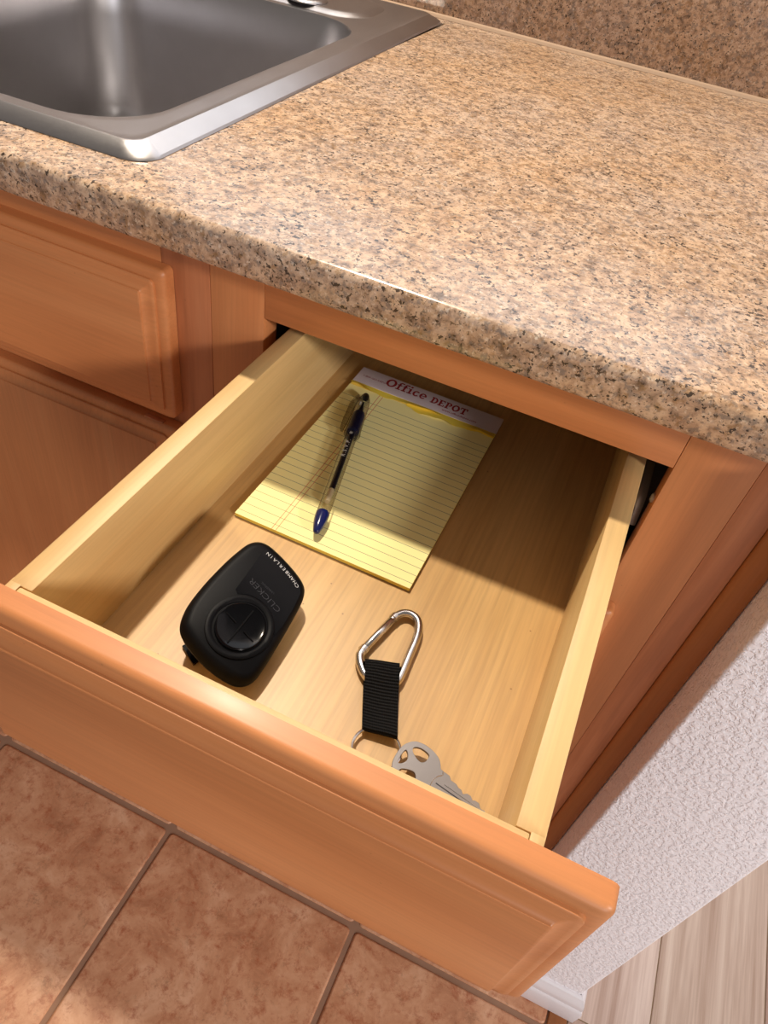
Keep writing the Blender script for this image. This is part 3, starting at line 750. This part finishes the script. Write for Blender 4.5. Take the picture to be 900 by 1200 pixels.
# ------------------------------------------------------------------ keychain: carabiner, webbing, split ring
kc = empty('keychain', (.232, -.175, DZB), 'silver carabiner keychain with a black webbing strap and split ring', 'keychain')
cz = DZB+.0042
cp = [(.2214, -.1346), (.2246, -.1299), (.2292, -.1281), (.2344, -.1300), (.2377, -.1362), (.2391, -.1444), (.2397, -.1564), (.2404, -.1690), (.2398, -.1762), (.2355, -.1812), (.2290, -.1826), (.2225, -.1802), (.2172, -.1752), (.2143, -.1700), (.2144, -.1655)]
bm = bmesh.new(); sweep(bm, spline([(a, b, cz) for a, b in cp], 5, closed=False), .0026, n=14)
link('carabiner', bm_me(bm), M_chrome, kc, smooth=True, label='bent silver carabiner body')
bm = bmesh.new(); g0, g1 = Vector((.2146, -.1645, cz)), Vector((.2213, -.1352, cz))
sweep(bm, [g0, g0.lerp(g1, .02), g0.lerp(g1, .98), g1], [.0020, .0025, .0025, .0020], n=14)
gt = link('gate', bm_me(bm), M_chrome, kc, smooth=True)
for f_ in (-.02, 1.0):
    bm = bmesh.new(); c = g0.lerp(g1, f_); dv = (g1-g0).normalized()
    sweep(bm, [c-dv*.0016, c-dv*.0013, c+dv*.0013, c+dv*.0016], [.0022, .0030, .0030, .0022], n=14)
    link('collar', bm_me(bm), M_chrome, gt, smooth=True)
bm = bmesh.new(); c = g0.lerp(g1, .93); lathe(bm, [(0, .0004), (.0007, .0003), (.0009, 0)], 12, Matrix.Translation(c+Vector((0, 0, .0023)))); link('rivet', bm_me(bm), M_chrome, gt, smooth=True)
# webbing loop: closed band round the carabiner bar and the ring
TL, TR, BL, BR = Vector((.2184, -.1726)), Vector((.2368, -.1653)), Vector((.2350, -.2117)), Vector((.2536, -.2083))
sec = [(0, .0054), (.02, .0084), (.06, .0096), (.22, .0094), (.5, .0068), (.8, .0064), (.96, .0070), (1.0, .0055), (.985, .0034), (.9, .0020), (.5, .0008), (.1, .0008), (.02, .0024)]
secs = [(p.x, p.z) for p in spline([(a, 0, b) for a, b in sec], 5)]
bm = bmesh.new(); uvl = bm.loops.layers.uv.new('UVMap'); colsn = 8; cols_ = []; acc = [0]
Ls = (TL-BL).length
for k in range(1, len(secs)+1):
    a, b = secs[k-1], secs[k % len(secs)]; acc.append(acc[-1]+math.hypot((b[0]-a[0])*Ls, b[1]-a[1]))
th_ = .0011
def wpt(k, i, inner):
    t, z = secs[k % len(secs)]
    if inner:
        a, b = secs[k-1], secs[(k+1) % len(secs)]; tv = Vector(((b[0]-a[0])*Ls, b[1]-a[1])).normalized(); nv = Vector((tv.y, -tv.x)); t += nv.x*th_/Ls; z += nv.y*th_
    s_ = i/colsn; p = TL.lerp(TR, s_).lerp(BL.lerp(BR, s_), t)
    return (p.x, p.y, DZB+max(z, .0003)+.0004*math.sin(s_*5+t*4))
n = len(secs)
outer = [[bm.verts.new(wpt(k, i, False)) for i in range(colsn+1)] for k in range(n)]
inn = [[bm.verts.new(wpt(k, i, True)) for i in range(colsn+1)] for k in range(n)]
def quad(vs, uvs):
    f = bm.faces.new(vs)
    for l_, uv in zip(f.loops, uvs): l_[uvl].uv = uv
for k in range(n):
    k2 = (k+1) % n; v0, v1 = acc[k]/Ls, acc[k+1]/Ls
    for i in range(colsn):
        u0, u1 = i/colsn, (i+1)/colsn
        quad((outer[k][i], outer[k][i+1], outer[k2][i+1], outer[k2][i]), ((u0, v0), (u1, v0), (u1, v1), (u0, v1)))
        quad((inn[k][i], inn[k2][i], inn[k2][i+1], inn[k][i+1]), ((u0, v0), (u0, v1), (u1, v1), (u1, v0)))
    for i in (0, colsn): quad((outer[k][i], outer[k2][i], inn[k2][i], inn[k][i]), ((i/colsn, v0), (i/colsn, v1), (i/colsn, v1), (i/colsn, v0)))
link('webbing_strap', bm_me(bm), M_web, kc, smooth=60)
bm = bmesh.new(); rc_ = Vector((.2462, -.2182, DZB+.0046)); pts = []
for k in range(80):
    a = 4*math.pi*k/79; rr_ = .0128
    pts.append((rc_.x+rr_*math.cos(a), rc_.y+rr_*math.sin(a), rc_.z-.0012*math.sin(a)+(k/79-.5)*.0012))
sweep(bm, pts, .0008, n=8)
link('split_ring', bm_me(bm), M_chrome, kc, smooth=True)

# ------------------------------------------------------------------ key
ky = empty('house_key', (.2690, -.2185, DZB+.0062), 'worn nickel house key on the split ring, beside the drawer front', 'key')
ky.rotation_euler = (R(6), R(5), R(-8))
def shift(pts, dx, dy): return [(a+dx, b+dy) for a, b in pts]
bow = [(.0105, .0062), (.0080, .0096), (.0040, .0116), (-.0020, .0122), (-.0075, .0108), (-.0108, .0072), (-.0122, .0030), (-.0122, -.0030), (-.0108, -.0072), (-.0075, -.0108), (-.0020, -.0122), (.0040, -.0116), (.0080, -.0096), (.0105, -.0062)]
bow = [(p.x, p.y) for p in spline([(a, b, 0) for a, b in bow], 4, closed=False)]
blade = [(.0150, -.0046), (.0430, -.0046), (.0452, -.0020), (.0440, .0002), (.0425, .0010), (.0408, .0002), (.0392, .0014), (.0372, .0010), (.0352, .0030), (.0330, .0030), (.0318, .0022), (.0300, .0036), (.0280, .0036), (.0262, .0020), (.0246, .0034), (.0228, .0034), (.0210, .0044), (.0178, .0044), (.0160, .0060), (.0130, .0060)]
outline = bow+[(.0130, -.0060)]+blade
def hole(pts): return [(p.x, p.y) for p in spline([(a, b, 0) for a, b in pts], 4)][::-1]
h1 = hole([(.0020, .0090), (-.0030, .0096), (-.0066, .0078), (-.0060, .0052), (-.0005, .0030), (.0022, .0050)])
h2 = hole([(.0020, -.0090), (-.0030, -.0096), (-.0066, -.0078), (-.0060, -.0052), (-.0005, -.0030), (.0022, -.0050)])
h3 = hole([(-.0096, .0040), (-.0074, .0030), (-.0060, 0), (-.0074, -.0030), (-.0096, -.0040), (-.0102, 0)])
me = curve2d([outline, h1, h2, h3], .0009, .00015)
local('key_body', me, M_key, ky)
def strip(x0, x1, y0, y1, z): return lbox(x0, x1, y0, y1, z, z+.0001)
local('groove', strip(.012, .0440, -.0016, -.0010, .00106), M_keyline, ky)
local('groove', strip(.016, .0425, .0004, .0007, .00106), M_chrome, ky)
bm = bmesh.new(); sweep(bm, spline([(.0105, -.0055, .0010), (.0100, -.001, .0010), (.0112, .0022, .0010), (.0128, .0040, .0010), (.0122, .0058, .0010)], 5, closed=False), .00022, n=6)
local('shoulder_line', bm_me(bm), M_chrome, ky)
